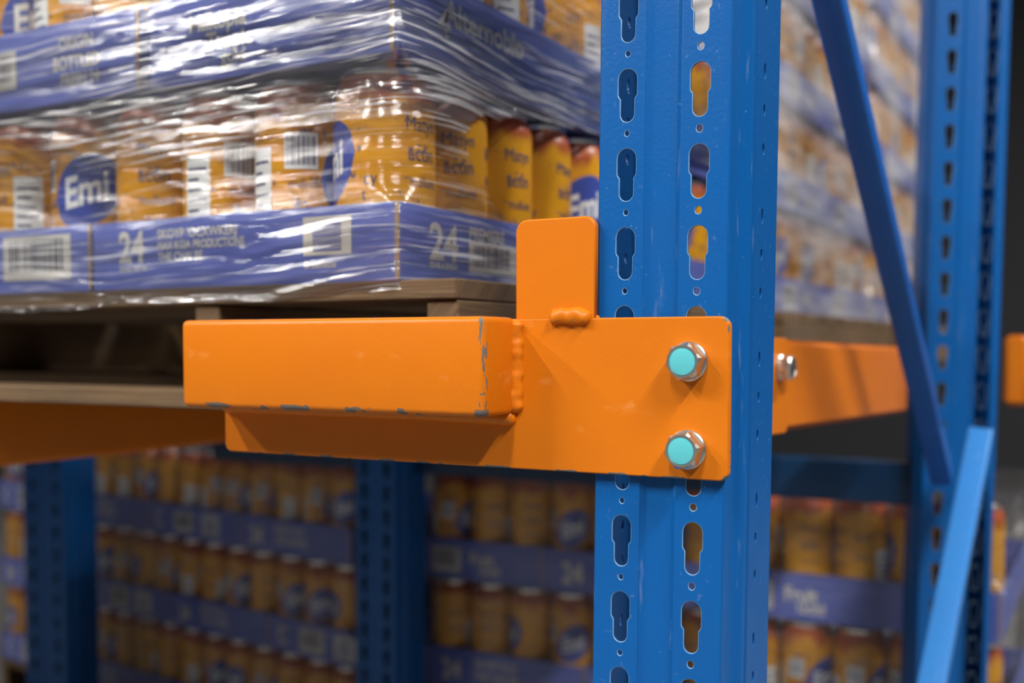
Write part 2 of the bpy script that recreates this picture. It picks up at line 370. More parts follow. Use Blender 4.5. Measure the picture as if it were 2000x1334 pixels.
# ---------------------------------------------------------------- slotted uprights
def arc_path(pts, r, n=4):
    out = [pts[0]]
    for i in range(1, len(pts) - 1):
        p = Vector(pts[i]); a = (Vector(pts[i - 1]) - p); b = (Vector(pts[i + 1]) - p)
        rr = min(r, a.length * 0.45, b.length * 0.45); a.normalize(); b.normalize()
        for k in range(n + 1):
            t = k / n; q0 = p + a * rr; q1 = p + b * rr
            q = q0 * (1 - t) ** 2 + p * 2 * t * (1 - t) + q1 * t * t
            out.append((q.x, q.y))
    out.append(pts[-1]); return out
T = 0.0020
def build_upright(name, loc, rot, z0, z1, hz0, hz1, label, tops, pitch=0.05, sx=1.0, group=None, small=True):
    """local frame: x across the web (centre 0), y = depth behind the web, z = height (local 0 at loc)"""
    e = empty(name, loc, rot); tag(e, label, 'upright', group)
    hw = 0.0425 * sx; c1 = -0.0242 * sx; c2 = 0.0242 * sx; g = 0.0078 * sx
    # web strips with key-hole slots
    rnd = random.Random(len(label) * 7)
    for (xa, xb, cx, col) in ((-hw + 0.003, -g - 0.004, c1, 0), (g + 0.004, hw - 0.003, c2, 1)):
        holes = []
        zs = [t for t in tops[col] if hz0 < t < hz1]
        for zt in zs:
            holes.append(keyhole(cx, zt))
            if small:
                rr = 0.0016 if col == 0 else 0.0021
                holes.append(ngon(cx, zt - 0.0405, rr, rr * 1.15, 8))
        me = plate_mesh('slotted_web', [(xa, z0), (xb, z0), (xb, z1), (xa, z1)], holes, T, MT['blue'], 0.0004, MT['rim'])
        link('slotted_web', me, e, (0, T / 2, 0), (R(90), 0, 0))
    bm = bmesh.new()
    ribbon(bm, arc_path([(-g - 0.0045, 0), (-g - 0.0005, 0.0028), (g + 0.0005, 0.0028), (g + 0.0045, 0)], 0.0012), T, z0, z1)
    link('centre_groove', bm_mesh(bm, 'centre_groove', MT['blue'], True), e)
    for s in (-1, 1):
        # bend + front side wall + outward step
        bm = bmesh.new()
        p = [(s * (hw - 0.0035), 0), (s * (hw + 0.0015), 0.0002), (s * (hw + 0.0014), 0.0175), (s * (hw + 0.0070), 0.0250), (s * (hw + 0.0074), 0.0300), (s * (hw + 0.0036), 0.0335), (s * (hw + 0.0062), 0.0385)]
        pa = arc_path(p, 0.0030, 5)
        ribbon(bm, pa if s > 0 else pa, T * s, z0, z1)
        link('side_bend', bm_mesh(bm, 'side_bend', MT['blue'], True), e)
        # rear flange with punched holes
        holes = []; z = hz0 + 0.01; i = 0
        while z < hz1 - 0.02:
            holes.append(ngon(0.0155 + rnd.uniform(-0.0006, 0.0006), z, 0.0024, 0.0036 + 0.0015 * (i % 3 == 0), 8)); z += 0.025 if i % 3 else 0.043; i += 1
        me = plate_mesh('punched_flange', [(0.0, z0), (0.048, z0), (0.048, z1), (0.0, z1)], holes, T, MT['blue'], 0.0003)
        link('punched_flange', me, e, (s * (hw + 0.0062 - T / 2), 0.0385, 0), (R(90), 0, R(90)))
        bm = bmesh.new()
        ribbon(bm, arc_path([(s * (hw + 0.0062), 0.0865), (s * (hw + 0.0062), 0.0885), (s * (hw - 0.010), 0.0885)], 0.001), T * s, z0, z1)
        link('rear_lip', bm_mesh(bm, 'rear_lip', MT['blue'], True), e)
    return e

UX, UY, PIV = -0.2557, 0.6551, 1.64
LEAN = R(0.56)
up_tops = [[1.6753 + 0.05 * i - PIV for i in range(-2, 9)] + [1.4900 - 0.05 * i - PIV for i in range(0, 8)],
           [1.6746 + 0.05 * i - PIV for i in range(-2, 9)] + [1.4895 - 0.05 * i - PIV for i in range(0, 8)]]
build_upright('rack_upright', (UX, UY, PIV), (0, LEAN, 0), FLOOR - PIV + 0.001, 1.0, -0.48, 0.36,
              'sharp blue slotted steel upright that the near orange bracket is bolted to', up_tops)
def reg_tops(lo, hi, ph, pitch=0.05):
    n = int((hi - lo) / pitch); a = [lo + ph + pitch * i for i in range(n)]
    return [a, [x - 0.002 for x in a]]
build_upright('rack_upright', (-0.190, 1.615, PIV), (0, R(0.75), R(20)), FLOOR - PIV + 0.001, 1.0, -0.62, 0.62,
              'blurred blue slotted upright behind, where the two diagonal braces meet', reg_tops(-0.62, 0.62, 0.03), sx=1.08, small=False)
build_upright('rack_upright', (-1.155, 1.585, PIV), (0, R(0.3), 0), FLOOR - PIV + 0.001, 1.0, -0.9, 0.2,
              'dark blue upright below the bracket, between the two lower can stacks', reg_tops(-0.9, 0.2, 0.02, 0.042), small=False)
build_upright('rack_upright', (-2.06, 1.600, PIV), (0, R(0.1), R(6)), FLOOR - PIV + 0.001, 1.0, -0.9, 0.2,
              'dark blue upright at the lower left edge of the picture', reg_tops(-0.9, 0.2, 0.02), sx=1.4, small=False)
build_upright('rack_upright', (0.10, 2.60, PIV), (0, R(0.5), 0), FLOOR - PIV + 0.001, 1.0, -0.9, 0.6,
              'far blue upright at the right edge of the picture', reg_tops(-0.9, 0.6, 0.02), sx=1.1, small=False)

# ---------------------------------------------------------------- diagonal braces and horizontal beam
def square_tube(name, a, b, w, d, label, cat, mat, roll=0.0, group=None):
    a = Vector(a); b = Vector(b); L = (b - a).length
    bm = bmesh.new(); add_box(bm, -w / 2, w / 2, -d / 2, d / 2, 0, L)
    bmesh.ops.bevel(bm, geom=bm.edges[:], offset=0.003, segments=3, affect='EDGES', profile=0.5)
    o = link(name, bm_mesh(bm, name, mat, True))
    o.rotation_mode = 'QUATERNION'
    o.rotation_quaternion = (b - a).to_track_quat('Z', 'Y') @ Matrix.Rotation(roll, 3, 'Z').to_quaternion()
    o.location = a
    return tag(o, label, cat, group)
square_tube('diagonal_brace', (-0.193, 1.455, 1.385), (-0.251, 0.790, 2.065), 0.026, 0.026,
            'dark violet-blue diagonal brace sloping down to the rear upright', 'brace', MT['brace'], R(8), 'diagonal braces of the rack frame')
square_tube('diagonal_brace', (-0.205, 0.93, 0.80), (-0.158, 1.535, 1.437), 0.030, 0.026,
            'light blue diagonal brace rising to the rear upright from below', 'brace', MT['brace_light'], R(8), 'diagonal braces of the rack frame')
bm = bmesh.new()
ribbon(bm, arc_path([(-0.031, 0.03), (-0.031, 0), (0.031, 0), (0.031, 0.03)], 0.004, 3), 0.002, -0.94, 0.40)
o = link('cross_beam', bm_mesh(bm, 'cross_beam', MT['beam_shaded'], True), None, (-0.66, 1.640, 1.352), (0, R(90), 0))
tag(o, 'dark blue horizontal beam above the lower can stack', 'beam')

# ---------------------------------------------------------------- bolts and the near orange bracket
def bolt_mesh():
    bm = bmesh.new()
    # hex head, axis along -Y, base at y=0 ; chamfered face
    rings = []
    for (y, r, hexa) in ((0, 0.0121, 1), (-0.0108, 0.0121, 1), (-0.0126, 0.0101, 0), (-0.0126, 0.0086, 0), (-0.0121, 0.0083, 0)):
        ring = []
        for i in range(24):
            a = 2 * math.pi * i / 24 + R(12)
            if hexa:
                ph = (2 * math.pi * i / 24) % (math.pi / 3) - math.pi / 6
                rr = r * math.cos(math.pi / 6) / math.cos(ph)
            else: rr = r
            ring.append(bm.verts.new((rr * math.cos(a), y, rr * math.sin(a))))
        rings.append(ring)
    for a, b in zip(rings, rings[1:]):
        for i in range(24): bm.faces.new((a[i], a[(i + 1) % 24], b[(i + 1) % 24], b[i]))
    bm.faces.new(rings[-1]); bm.faces.new(rings[0])
    me = bm_mesh(bm, 'bolt', MT['zinc'], True); me.set_sharp_from_angle(angle=R(18)); return me
def disc_mesh(name, prof, mat, n=32):
    """lathe around Y, profile (y, r)"""
    bm = bmesh.new(); rings = [[bm.verts.new((r * math.cos(2 * math.pi * i / n), y, r * math.sin(2 * math.pi * i / n))) for i in range(n)] for (y, r) in prof]
    for a, b in zip(rings, rings[1:]):
        for i in range(n): bm.faces.new((a[i], a[(i + 1) % n], b[(i + 1) % n], b[i]))
    bm.faces.new(rings[0]); bm.faces.new(rings[-1])
    return bm_mesh(bm, name, mat, True)
BOLT = bolt_mesh()
WASH = disc_mesh('washer', [(0, 0.0124), (-0.0022, 0.0124), (-0.0031, 0.0116), (-0.0031, 0.004)], MT['zinc'])
DOT = disc_mesh('paint_mark', [(0, 0.0083), (-0.0004, 0.0081), (-0.0007, 0.006), (-0.0008, 0.001)], MT['cyan'])
DOTZ = disc_mesh('bolt_face', [(0, 0.0083), (-0.0004, 0.0081), (-0.0007, 0.006), (-0.0008, 0.001)], MT['zinc'])
def add_bolt(parent, loc, rot=(0, 0, 0), roll=0, painted=True):
    b = link('bolt', BOLT, parent, loc, rot)
    link('washer', WASH, b, (0, 0.0001, 0))
    d = link('paint_mark' if painted else 'bolt_face', DOT if painted else DOTZ, b, (0, -0.0121, 0))
    if painted: b['label'] = 'zinc hex bolt with a cyan painted head'
    return b
def weld_mesh(name, pts, r, mat, seed, lump=0.35, n=10, step=0.0012):
    """lumpy bead along a polyline"""
    P = [Vector(p) for p in pts]; samp = []
    for a, b in zip(P, P[1:]):
        m = max(2, int((b - a).length / step))
        for i in range(m): samp.append(a.lerp(b, i / m))
    samp.append(P[-1]); bm = bmesh.new(); rings = []
    for i, p in enumerate(samp):
        d = (samp[min(i + 1, len(samp) - 1)] - samp[max(i - 1, 0)]).normalized()
        u = d.orthogonal().normalized(); w = d.cross(u)
        endf = min(1, (min(i, len(samp) - 1 - i) + 0.6) / 3.0) ** 0.5
        ring = []
        for k in range(n):
            a = 2 * math.pi * k / n
            q = u * math.cos(a) + w * math.sin(a)
            rr = r * endf * (1 + lump * noise.noise((p * 120 + q * 0.9 + Vector((seed * 7.1, 0, 0)))) + 0.03 * math.sin(i * 1.1))
            ring.append(bm.verts.new(p + q * rr))
        rings.append(ring)
    for a, b in zip(rings, rings[1:]):
        for k in range(n): bm.faces.new((a[k], a[(k + 1) % n], b[(k + 1) % n], b[k]))
    bm.faces.new(rings[0]); bm.faces.new(rings[-1])
    me = bm_mesh(bm, name, mat); me.polygons.foreach_set('use_smooth', [True] * len(me.polygons)); return me

br = empty('arm_bracket', (-0.414, 0.652, 1.467))
tag(br, 'chipped orange steel arm bracket bolted to the sharp blue upright', 'bracket')
PT = 0.006                                     # plate thickness
pl = plate_mesh('mounting_plate', rrect(-0.205, 0.205, -0.0505, 0.0505, [0.006, 0.006, 0.0065, 0.002]), [], PT, MT['orange_plate'], 0.0009)
pl.transform(Matrix.Rotation(R(90), 4, 'X'))
link('mounting_plate', pl, br, (0, 0, 0.0505))
tb = box_mesh('arm_tube', 0.265, 0.0430, 0.0650, MT['orange_tube'], 0.0042, 4)
link('arm_tube', tb, br, (-0.0751, -0.0245, 0.0695))
tab = plate_mesh('stop_tab', rrect(-0.0293, 0.0293, 0.0, 0.068, [0.0, 0.0, 0.0075, 0.0085]), [], 0.0058, MT['orange'], 0.0011)
tab.transform(Matrix.Rotation(R(90), 4, 'X'))
link('stop_tab', tab, br, (0.0862, 0.0, 0.0988))
link('weld', weld_mesh('weld', [(0.0577, -0.0035, 0.1000), (0.0580, -0.0040, 0.066), (0.0575, -0.0042, 0.038)], 0.0052, MT['orange'], 1), br)
link('weld', weld_mesh('weld', [(0.0575, -0.0045, 0.0345), (-0.05, -0.0042, 0.0355), (-0.2045, -0.0040, 0.0355)], 0.0052, MT['orange'], 2, 0.12), br)
link('weld', weld_mesh('weld', [(0.0835, -0.0016, 0.1020), (0.1125, -0.0016, 0.1022)], 0.0060, MT['orange'], 3, 0.45), br)
link('weld', weld_mesh('weld', [(0.057, 0.0, 0.101), (0.064, -0.0005, 0.1012)], 0.0022, MT['orange'], 4, 0.3), br)
link('weld', weld_mesh('weld', [(0.111, 0.0, 0.1015), (0.1172, 0.0, 0.1012)], 0.0022, MT['orange'], 5, 0.3), br)
add_bolt(br, (0.1795, -PT / 2, 0.0733)); add_bolt(br, (0.1790, -PT / 2, 0.0186))

# rails that run into the rack
def rail(name, x, y0, y1, z0, z1, w, label, rotz=0.0):
    L = y1 - y0; bm = bmesh.new()
    h = z1 - z0
    ribbon(bm, arc_path([(w, -h / 2), (0, -h / 2), (0, h / 2), (w, h / 2)], 0.005, 4), 0.003, 0, L)
    me = bm_mesh(bm, name, MT['orange'], True)
    # profile x -> -X (web faces +X), y -> Z, extrude -> Y
    me.transform(Matrix(((-1, 0, 0, 0), (0, 0, 1, 0), (0, 1, 0, 0), (0, 0, 0, 1))))
    me.flip_normals()
    o = link(name, me, None, (x, y0, (z0 + z1) / 2), (0, 0, rotz)); return tag(o, label, 'rail')
rail('pallet_rail', -1.050, 0.705, 1.56, 1.4230, 1.4945, 0.05, 'shaded orange rail under the near pallet, left of the bracket')
r2 = empty('side_rail', (-0.302, 0.755, 1.5165), (R(-0.9), 0, R(-3.6))); tag(r2, 'blurred orange side rail running from the sharp upright to the rear upright', 'rail')
bm = bmesh.new(); add_box(bm, -0.03, 0.0, 0.02, 0.80, -0.044, 0.044); bmesh.ops.bevel(bm, geom=bm.edges[:], offset=0.005, segments=3, affect='EDGES')
link('rail_tube', bm_mesh(bm, 'rail_tube', MT['orange'], True), r2)
pm = plate_mesh('end_plate', rrect(0.0, 0.295, -0.045, 0.045, 0.008), [], 0.004, MT['orange'], 0.0008)
link('end_plate', pm, r2, (0.0022, 0.0, 0.0), (R(90), 0, R(90)))
add_bolt(r2, (0.0045, 0.270, 0.017), (0, 0, R(90)), painted=False)
r3 = empty('side_rail', (-0.118, 1.72, 1.515)); tag(r3, 'short blurred piece of orange rail at the right edge, beyond the rear upright', 'rail')
bm = bmesh.new(); add_box(bm, -0.03, 0.0, 0.0, 0.90, -0.050, 0.050); bmesh.ops.bevel(bm, geom=bm.edges[:], offset=0.005, segments=3, affect='EDGES')
link('rail_tube', bm_mesh(bm, 'rail_tube', MT['orange'], True), r3)
link('end_plate', plate_mesh('end_plate', rrect(0.0, 0.10, -0.050, 0.050, 0.006), [], 0.004, MT['orange'], 0.0008), r3, (0.0022, 0.003, 0.0), (R(90), 0, R(90)))

# ---------------------------------------------------------------- pallets
def board_mesh(sx, sy, sz, seed, long_axis):
    """a board with slightly uneven faces and its grain laid along the long axis in UV"""
    bm = bmesh.new(); add_box(bm, -sx / 2, sx / 2, -sy / 2, sy / 2, -sz / 2, sz / 2)
    n = 8
    es = [e for e in bm.edges if abs((e.verts[0].co - e.verts[1].co)[long_axis]) > 1e-6]
    bmesh.ops.subdivide_edges(bm, edges=es, cuts=n, use_grid_fill=True)
    bmesh.ops.bevel(bm, geom=[e for e in bm.edges if e.is_manifold and e.calc_face_angle(0) > 1.0], offset=0.0012, segments=1, affect='EDGES')
    for v in bm.verts:
        t = v.co[long_axis] * 6 + seed
        for ax in range(3):
            if ax != long_axis: v.co[ax] += 0.0008 * noise.noise(Vector((t, ax * 9.0 + (1 if v.co[ax] > 0 else 3), seed)))
    uvl = bm.loops.layers.uv.new('UVMap')
    o1, o2 = [a for a in range(3) if a != long_axis]
    for f in bm.faces:
        nrm = f.normal; dom = max(range(3), key=lambda a: abs(nrm[a]))
        for l in f.loops:
            c = l.vert.co
            if dom == long_axis: l[uvl].uv = (c[o1] * 0.6 + c[o2] * 0.6, c[o2] - c[o1])
            else:
                oth = o1 if dom == o2 else o2
                l[uvl].uv = (c[long_axis], c[oth] + 0.3 * dom)
    return bm_mesh(bm, 'board', MT['wood'])
def pallet(x0, x1, y0, y1, z0, z1, label, group=None, sw=0.028, bt=0.015, bb=0.0155):
    e = empty('wooden_pallet', ((x0 + x1) / 2, (y0 + y1) / 2, z0)); tag(e, label, 'pallet', group)
    W, D, H = x1 - x0, y1 - y0, z1 - z0
    mt = board_mesh(W, 0.098, bt, 1.3, 0); mb = board_mesh(W, 0.098, bb, 7.7, 0); ms = board_mesh(sw, D - 0.004, H - bt - bb - 0.0012, 3.1, 1)
    n = 7
    for i in range(n):
        link('deck_board', mt, e, (0, -D / 2 + 0.049 + i * (D - 0.098) / (n - 1), H - bt / 2))
    for i in (0, 3, 6):
        link('bottom_board', mb, e, (0, -D / 2 + 0.049 + i * (D - 0.098) / (n - 1), bb / 2))
    for s in (-1, 0.55, 1):
        link('stringer', ms, e, (s * (W / 2 - sw / 2), 0.0015, bb + (H - bt - bb) / 2))
    return e
pallet(-1.530, -0.436, 0.700, 1.556, 1.4956, 1.6000, 'worn wooden pallet on the near orange rails', None)
pallet(-1.436, -0.436, 1.610, 2.466, 1.4956, 1.6000, 'blurred wooden pallet behind the side rail, right of the sharp upright', None)

# ---------------------------------------------------------------- cans
def can_mesh(name, rad, H, seg=40):
    k = H; s = rad
    prof = [(0.0, 0.74), (0.004, 0.80), (0.010, 0.86), (0.030, 0.985), (0.040, 1.0), (0.855, 1.0), (0.875, 0.992), (0.915, 0.935), (0.945, 0.880), (0.958, 0.865), (0.968, 0.885), (0.985, 0.895), (0.990, 0.885), (0.988, 0.865), (0.965, 0.85), (0.962, 0.74)]
    bm = bmesh.new(); uvl = bm.loops.layers.uv.new('UVMap'); rings = []
    for (h, r) in prof:
        rings.append([bm.verts.new((r * s * math.cos(2 * math.pi * i / seg), r * s * math.sin(2 * math.pi * i / seg), h * k)) for i in range(seg)])
    for j, (a, b) in enumerate(zip(rings, rings[1:])):
        for i in range(seg):
            f = bm.faces.new((a[i], a[(i + 1) % seg], b[(i + 1) % seg], b[i]))
            f.material_index = 0 if 2 <= j <= 8 else 1; f.smooth = True
            hs = (prof[j][0], prof[j][0], prof[j + 1][0], prof[j + 1][0]); us = (i, i + 1, i + 1, i)
            for l, hh, uu in zip(f.loops, hs, us): l[uvl].uv = (uu / seg, hh)
    for ring in (rings[0], rings[-1]):
        f = bm.faces.new(ring); f.material_index = 1
    def wrap(x, y, off):                       # flat print (x along, y up, metres) bent onto the wall
        a = x / rad; return ((rad + off) * math.cos(a), (rad + off) * math.sin(a), y)
    def patch(poly, idx, off):
        bm.faces.new([bm.verts.new(wrap(px, py, off)) for px, py in poly]).material_index = idx
    def strip_rect(x0, x1, y0, y1, idx, off, n=6):
        for i in range(n):
            a = x0 + (x1 - x0) * i / n; b = x0 + (x1 - x0) * (i + 1) / n
            patch([(a, y0), (b, y0), (b, y1), (a, y1)], idx, off)
    def ellipse(cx, cy, rx, ry, idx, off, tilt=0.0, n=14):
        # columns so that the shape follows the curve of the wall
        for i in range(n):
            a0 = -1 + 2 * i / n; a1 = -1 + 2 * (i + 1) / n
            h0 = math.sqrt(max(0, 1 - a0 * a0)) * ry; h1 = math.sqrt(max(0, 1 - a1 * a1)) * ry
            t0, t1 = tilt * a0 * rx, tilt * a1 * rx
            patch([(cx + a0 * rx, cy - h0 + t0), (cx + a1 * rx, cy - h1 + t1), (cx + a1 * rx, cy + h1 + t1), (cx + a0 * rx, cy + h0 + t0)][(1 if h0 == 0 else 0):], idx, off)
    q = 2 * math.pi * rad
    sc = rad / 0.042
    # printed blue badge with white word, twice around the can
    for c0 in (0.25 * q,):
        ellipse(c0, 0.55 * H, 0.034 * sc, 0.034 * sc, 2, 0.00015, 0.25)
        tm = text_mesh('Emi', 0.040 * sc, 0.72, 0.0012, 'print')
        xs = [v.co.x for v in tm.vertices]; mx = (min(xs) + max(xs)) / 2
        tb_ = bmesh.new(); tb_.from_mesh(tm)
        for q_ in range(-12, 40): bmesh.ops.bisect_plane(tb_, geom=tb_.verts[:] + tb_.edges[:] + tb_.faces[:], plane_co=(q_ * 0.003 + 0.0004, 0, 0), plane_no=(1, 0, 0))
        tm = bpy.data.meshes.new('badge_word'); tb_.to_mesh(tm); tb_.free()
        vm = [bm.verts.new(wrap(c0 + v.co.x - mx, 0.55 * H - 0.012 * sc + v.co.y + 0.25 * (v.co.x - mx), 0.0003)) for v in tm.vertices]
        for p in tm.polygons:
            try: bm.faces.new([vm[i] for i in p.vertices]).material_index = 3
            except ValueError: pass
    # barcode patch
    b0 = 0.06 * q
    strip_rect(b0 - 0.014 * sc, b0 + 0.014 * sc, 0.55 * H, 0.55 * H + 0.030 * sc, 3, 0.00015)
    rnd = random.Random(4); x = b0 - 0.012 * sc
    while x < b0 + 0.011 * sc:
        w = rnd.choice((0.0006, 0.0011, 0.0016)) * sc; patch([(x, 0.57 * H), (x + w, 0.57 * H), (x + w, 0.55 * H + 0.027 * sc), (x, 0.55 * H + 0.027 * sc)], 4, 0.0003); x += w + rnd.choice((0.0008, 0.0014)) * sc
    # white facts panel
    b1 = 0.905 * q
    strip_rect(b1 - 0.014 * sc, b1 + 0.014 * sc, 0.22 * H, 0.22 * H + 0.075 * sc, 3, 0.00015)
    for i in range(7):
        strip_rect(b1 - 0.011 * sc, b1 + (0.011 - 0.004 * (i % 3)) * sc, 0.22 * H + (0.008 + i * 0.009) * sc, 0.22 * H + (0.0105 + i * 0.009) * sc, 4, 0.0003, 3)
    # printed words
    for (uc, yc, word, size) in ((0.60, 0.70, 'Matyn', 0.021), (0.60, 0.56, 'actin', 0.024), (0.61, 0.44, 'mullumi', 0.015), (0.78, 0.66, 'acim', 0.026), (0.78, 0.50, 'Mult', 0.022), (0.07, 0.46, 'mullumi', 0.013), (0.43, 0.44, 'cy', 0.02)):
        tm = text_mesh(word, size * sc * 0.8, 0.8, 0.0, 'print_dark'); tb_ = bmesh.new(); tb_.from_mesh(tm)
        for q_ in range(-2, 34): bmesh.ops.bisect_plane(tb_, geom=tb_.verts[:] + tb_.edges[:] + tb_.faces[:], plane_co=(q_ * 0.003 + 0.0004, 0, 0), plane_no=(1, 0, 0))
        xs = [v.co.x for v in tb_.verts]; mx = (min(xs) + max(xs)) / 2
        vm = {v: bm.verts.new(wrap(uc * q + v.co.x - mx, yc * H + v.co.y, 0.0003)) for v in tb_.verts}
        for f in tb_.faces:
            try: bm.faces.new([vm[v] for v in f.verts]).material_index = 4
            except ValueError: pass
        tb_.free()
    me = bpy.data.meshes.new(name); bm.to_mesh(me); bm.free()
    for m in ('can', 'alu', 'can_blue', 'can_white', 'print_dark'): me.materials.append(MT[m])
    return me
PU = 0.0847                                    # pitch of the cans on the upper pallets
CAN_A = can_mesh('can_short', 0.0416, 0.1680)
PL = 0.0830
CAN_B = can_mesh('can_tall', 0.0408, 0.1990)
rc = random.Random(11)
ORD = ['first', 'second', 'third', 'fourth', 'fifth', 'sixth', 'seventh', 'eighth', 'ninth', 'tenth', 'eleventh', 'twelfth', 'thirteenth', 'fourteenth', 'fifteenth', 'sixteenth']
def put_can(me, x, y, z, label, group, ang=None):
    o = link('drink_can', me, None, (x, y, z), (0, 0, rc.uniform(0, 6.28) if ang is None else ang))
    return tag(o, label, 'can', group)

# ---------------------------------------------------------------- carton trays
def tray(x0, x1, y0, y1, z0, h, label, group, prints=()):
    t = 0.0018; W, D = x1 - x0, y1 - y0
    e = empty('carton_tray', ((x0 + x1) / 2, (y0 + y1) / 2, z0)); tag(e, label, 'tray', group)
    bm = bmesh.new(); add_box(bm, -W / 2, W / 2, -D / 2, D / 2, 0, t)
    link('tray_base', bm_mesh(bm, 'tray_base', MT['tray']), e)
    for (a, b, c, d) in ((-W / 2, W / 2, -D / 2, -D / 2 + t), (-W / 2, W / 2, D / 2 - t, D / 2), (-W / 2, -W / 2 + t, -D / 2 + t, D / 2 - t), (W / 2 - t, W / 2, -D / 2 + t, D / 2 - t)):
        bm = bmesh.new(); add_box(bm, a, b, c, d, t, h)
        link('tray_wall', bm_mesh(bm, 'tray_wall', MT['tray']), e)
    bm = bmesh.new(); add_box(bm, W / 2 - 0.0030, W / 2 + 0.0004, -D / 2 - 0.0004, -D / 2 + 0.0012, 0.001, h)
    link('cut_edge', bm_mesh(bm, 'cut_edge', MT['kraft']), e)
    for p in prints:
        kind, face, u, z = p[0], p[1], p[2], p[3]
        # u: world coordinate along the face of the print's near-left end ; z: world height of its lower edge
        if face == 'F': loc = (u - (x0 + x1) / 2, -D / 2 - 0.0005, z - z0); rot = FRONT
        else: loc = (W / 2 + 0.0005, u - (y0 + y1) / 2, z - z0); rot = SIDE
        if kind == 'text':
            link('printed_text', text_mesh(p[4], p[5], p[6], p[7], p[8] if len(p) > 8 else 'print'), e, loc, rot)
        elif kind == 'bars':
            w, hh, vert = p[4], p[5], p[6]
            bmm = bmesh.new(); bmm.faces.new([bmm.verts.new(c) for c in ((0, 0, 0), (w, 0, 0), (w, hh, 0), (0, hh, 0))])
            b = link('barcode_label', bm_mesh(bmm, 'barcode_label', MT['print']), e, loc, rot)
            bmm = bmesh.new(); rnd = random.Random(int(w * 1e5)); q = 0.10
            while q < 0.86:
                s = rnd.choice((0.008, 0.014, 0.024, 0.03)); g = rnd.choice((0.012, 0.02, 0.03))
                if vert: co = ((w * q, hh * 0.2, 0.0003), (w * (q + s), hh * 0.2, 0.0003), (w * (q + s), hh * 0.9, 0.0003), (w * q, hh * 0.9, 0.0003))
                else: co = ((w * 0.2, hh * q, 0.0003), (w * 0.8, hh * q, 0.0003), (w * 0.8, hh * (q + s), 0.0003), (w * 0.2, hh * (q + s), 0.0003))
                bmm.faces.new([bmm.verts.new(c) for c in co]); q += s + g
            link('barcode_bars', bm_mesh(bmm, 'barcode_bars', MT['print_dark'] if vert else MT['tray']), b)
    return e

# ---- near pallet load: tier 1
Z1 = 1.6005; H1 = 0.0607
tray(-0.828, -0.489, 0.702, 1.212, Z1, H1, 'blue tray printed 24 at the near corner of the pallet load, bottom layer', 'blue carton trays',
     [('text', 'F', -0.7945, 1.6253, '24', 0.0375, 0.86, 0.0012), ('text', 'F', -0.7940, 1.6165, 'Drink 330 ml', 0.0075, 0.85, 0.0001),
      ('text', 'F', -0.7460, 1.6440, "SKOYP 'OCXWKERJ", 0.0115, 0.92, 0.0003), ('text', 'F', -0.7460, 1.6342, 'MAX KGIA PRODUCTIONS', 0.0105, 0.80, 0.0003), ('text', 'F', -0.7460, 1.6244, 'THE CHAI BE', 0.0105, 0.88, 0.0003),
      ('bars', 'F', -0.5821, 1.6225, 0.0485, 0.0310, False), ('text', 'F', -0.5815, 1.6125, 'Brouillette', 0.0085, 0.9, 0.0001),
      ('text', 'S', 0.7445, 1.6205, '24', 0.0410, 1.08, 0.0010), ('text', 'S', 0.7450, 1.6130, 'ESABLA.ENDA', 0.0068, 0.98, 0.0002),
      ('bars', 'S', 0.8057, 1.6130, 0.0850, 0.0260, True), ('text', 'S', 0.8060, 1.6400, 'PREMIERE', 0.0160, 0.9, 0.0004)])
tray(-1.171, -0.832, 0.702, 1.212, Z1, H1, 'blue tray with a white barcode beside the corner tray, bottom layer', 'blue carton trays',
     [('bars', 'F', -0.9546, 1.6125, 0.0960, 0.0420, True), ('text', 'F', -1.10, 1.625, '24', 0.0375, 0.86, 0.0012)])
tray(-1.514, -1.175, 0.702, 1.212, Z1, H1, 'blue tray third from the corner, bottom layer of the near load', 'blue carton trays', [])
tray(-0.998, -0.489, 1.216, 1.555, Z1, H1, 'blue tray at the back of the near pallet, bottom layer, beside the upright', 'blue carton trays', [])
G1 = 'orange cans in the bottom layer of the near load'
cz = Z1 + 0.0019
for i in range(12):
    x = -0.489 - 0.0018 - 0.0418 - i * 0.08395 - (0.004 if i >= 4 else 0) - (0.004 if i >= 8 else 0)
    lab = 'orange can at the near corner of the pallet load, bottom layer' if i == 0 else 'orange can, %s from the corner in the front row, bottom layer of the near load' % ORD[i]
    put_can(CAN_A, x, 0.702 + 0.0018 + 0.0422, cz, lab, G1, {0: R(-225), 1: R(-76), 2: R(-57), 3: R(-271), 4: R(-145), 5: R(-19), 6: R(-300)}.get(i))
for j in range(1, 10):
    y = 0.7456 + j * 0.0843 + (0.006 if j >= 6 else 0)
    put_can(CAN_A, -0.489 - 0.0018 - 0.0418, y, cz, 'orange can, %s from the corner along the shorter visible side, bottom layer' % ORD[j], G1, {1: R(-250), 2: R(-232), 3: R(-215), 4: R(-125), 5: R(-115)}.get(j))

pallet(-2.66, -1.58, 0.700, 1.556, 1.4956, 1.6000, 'added unseen wooden pallet beyond the left edge, shading the lower left', None)  # unseen pallet added to keep lamp light off the lower left
for i in range(3):  # unseen cartons added on it to block the left lamps
    xc = -1.58 - 0.18 - i * 0.36
    e = empty('shade_carton', (xc, 1.02, 1.6005)); tag(e, 'added unseen brown carton shading the lower left, %s from the near load' % ORD[i], 'carton', 'added unseen cartons that shade the lower left')
    link('shade_carton_body', box_mesh('shade_carton_body', 0.355, 0.62, 0.40, MT['kraft'], 0.003), e, (0, 0, 0.20))
    link('tape_strip', box_mesh('tape_strip', 0.05, 0.621, 0.001, MT['print'], 0), e, (0, 0, 0.4005))
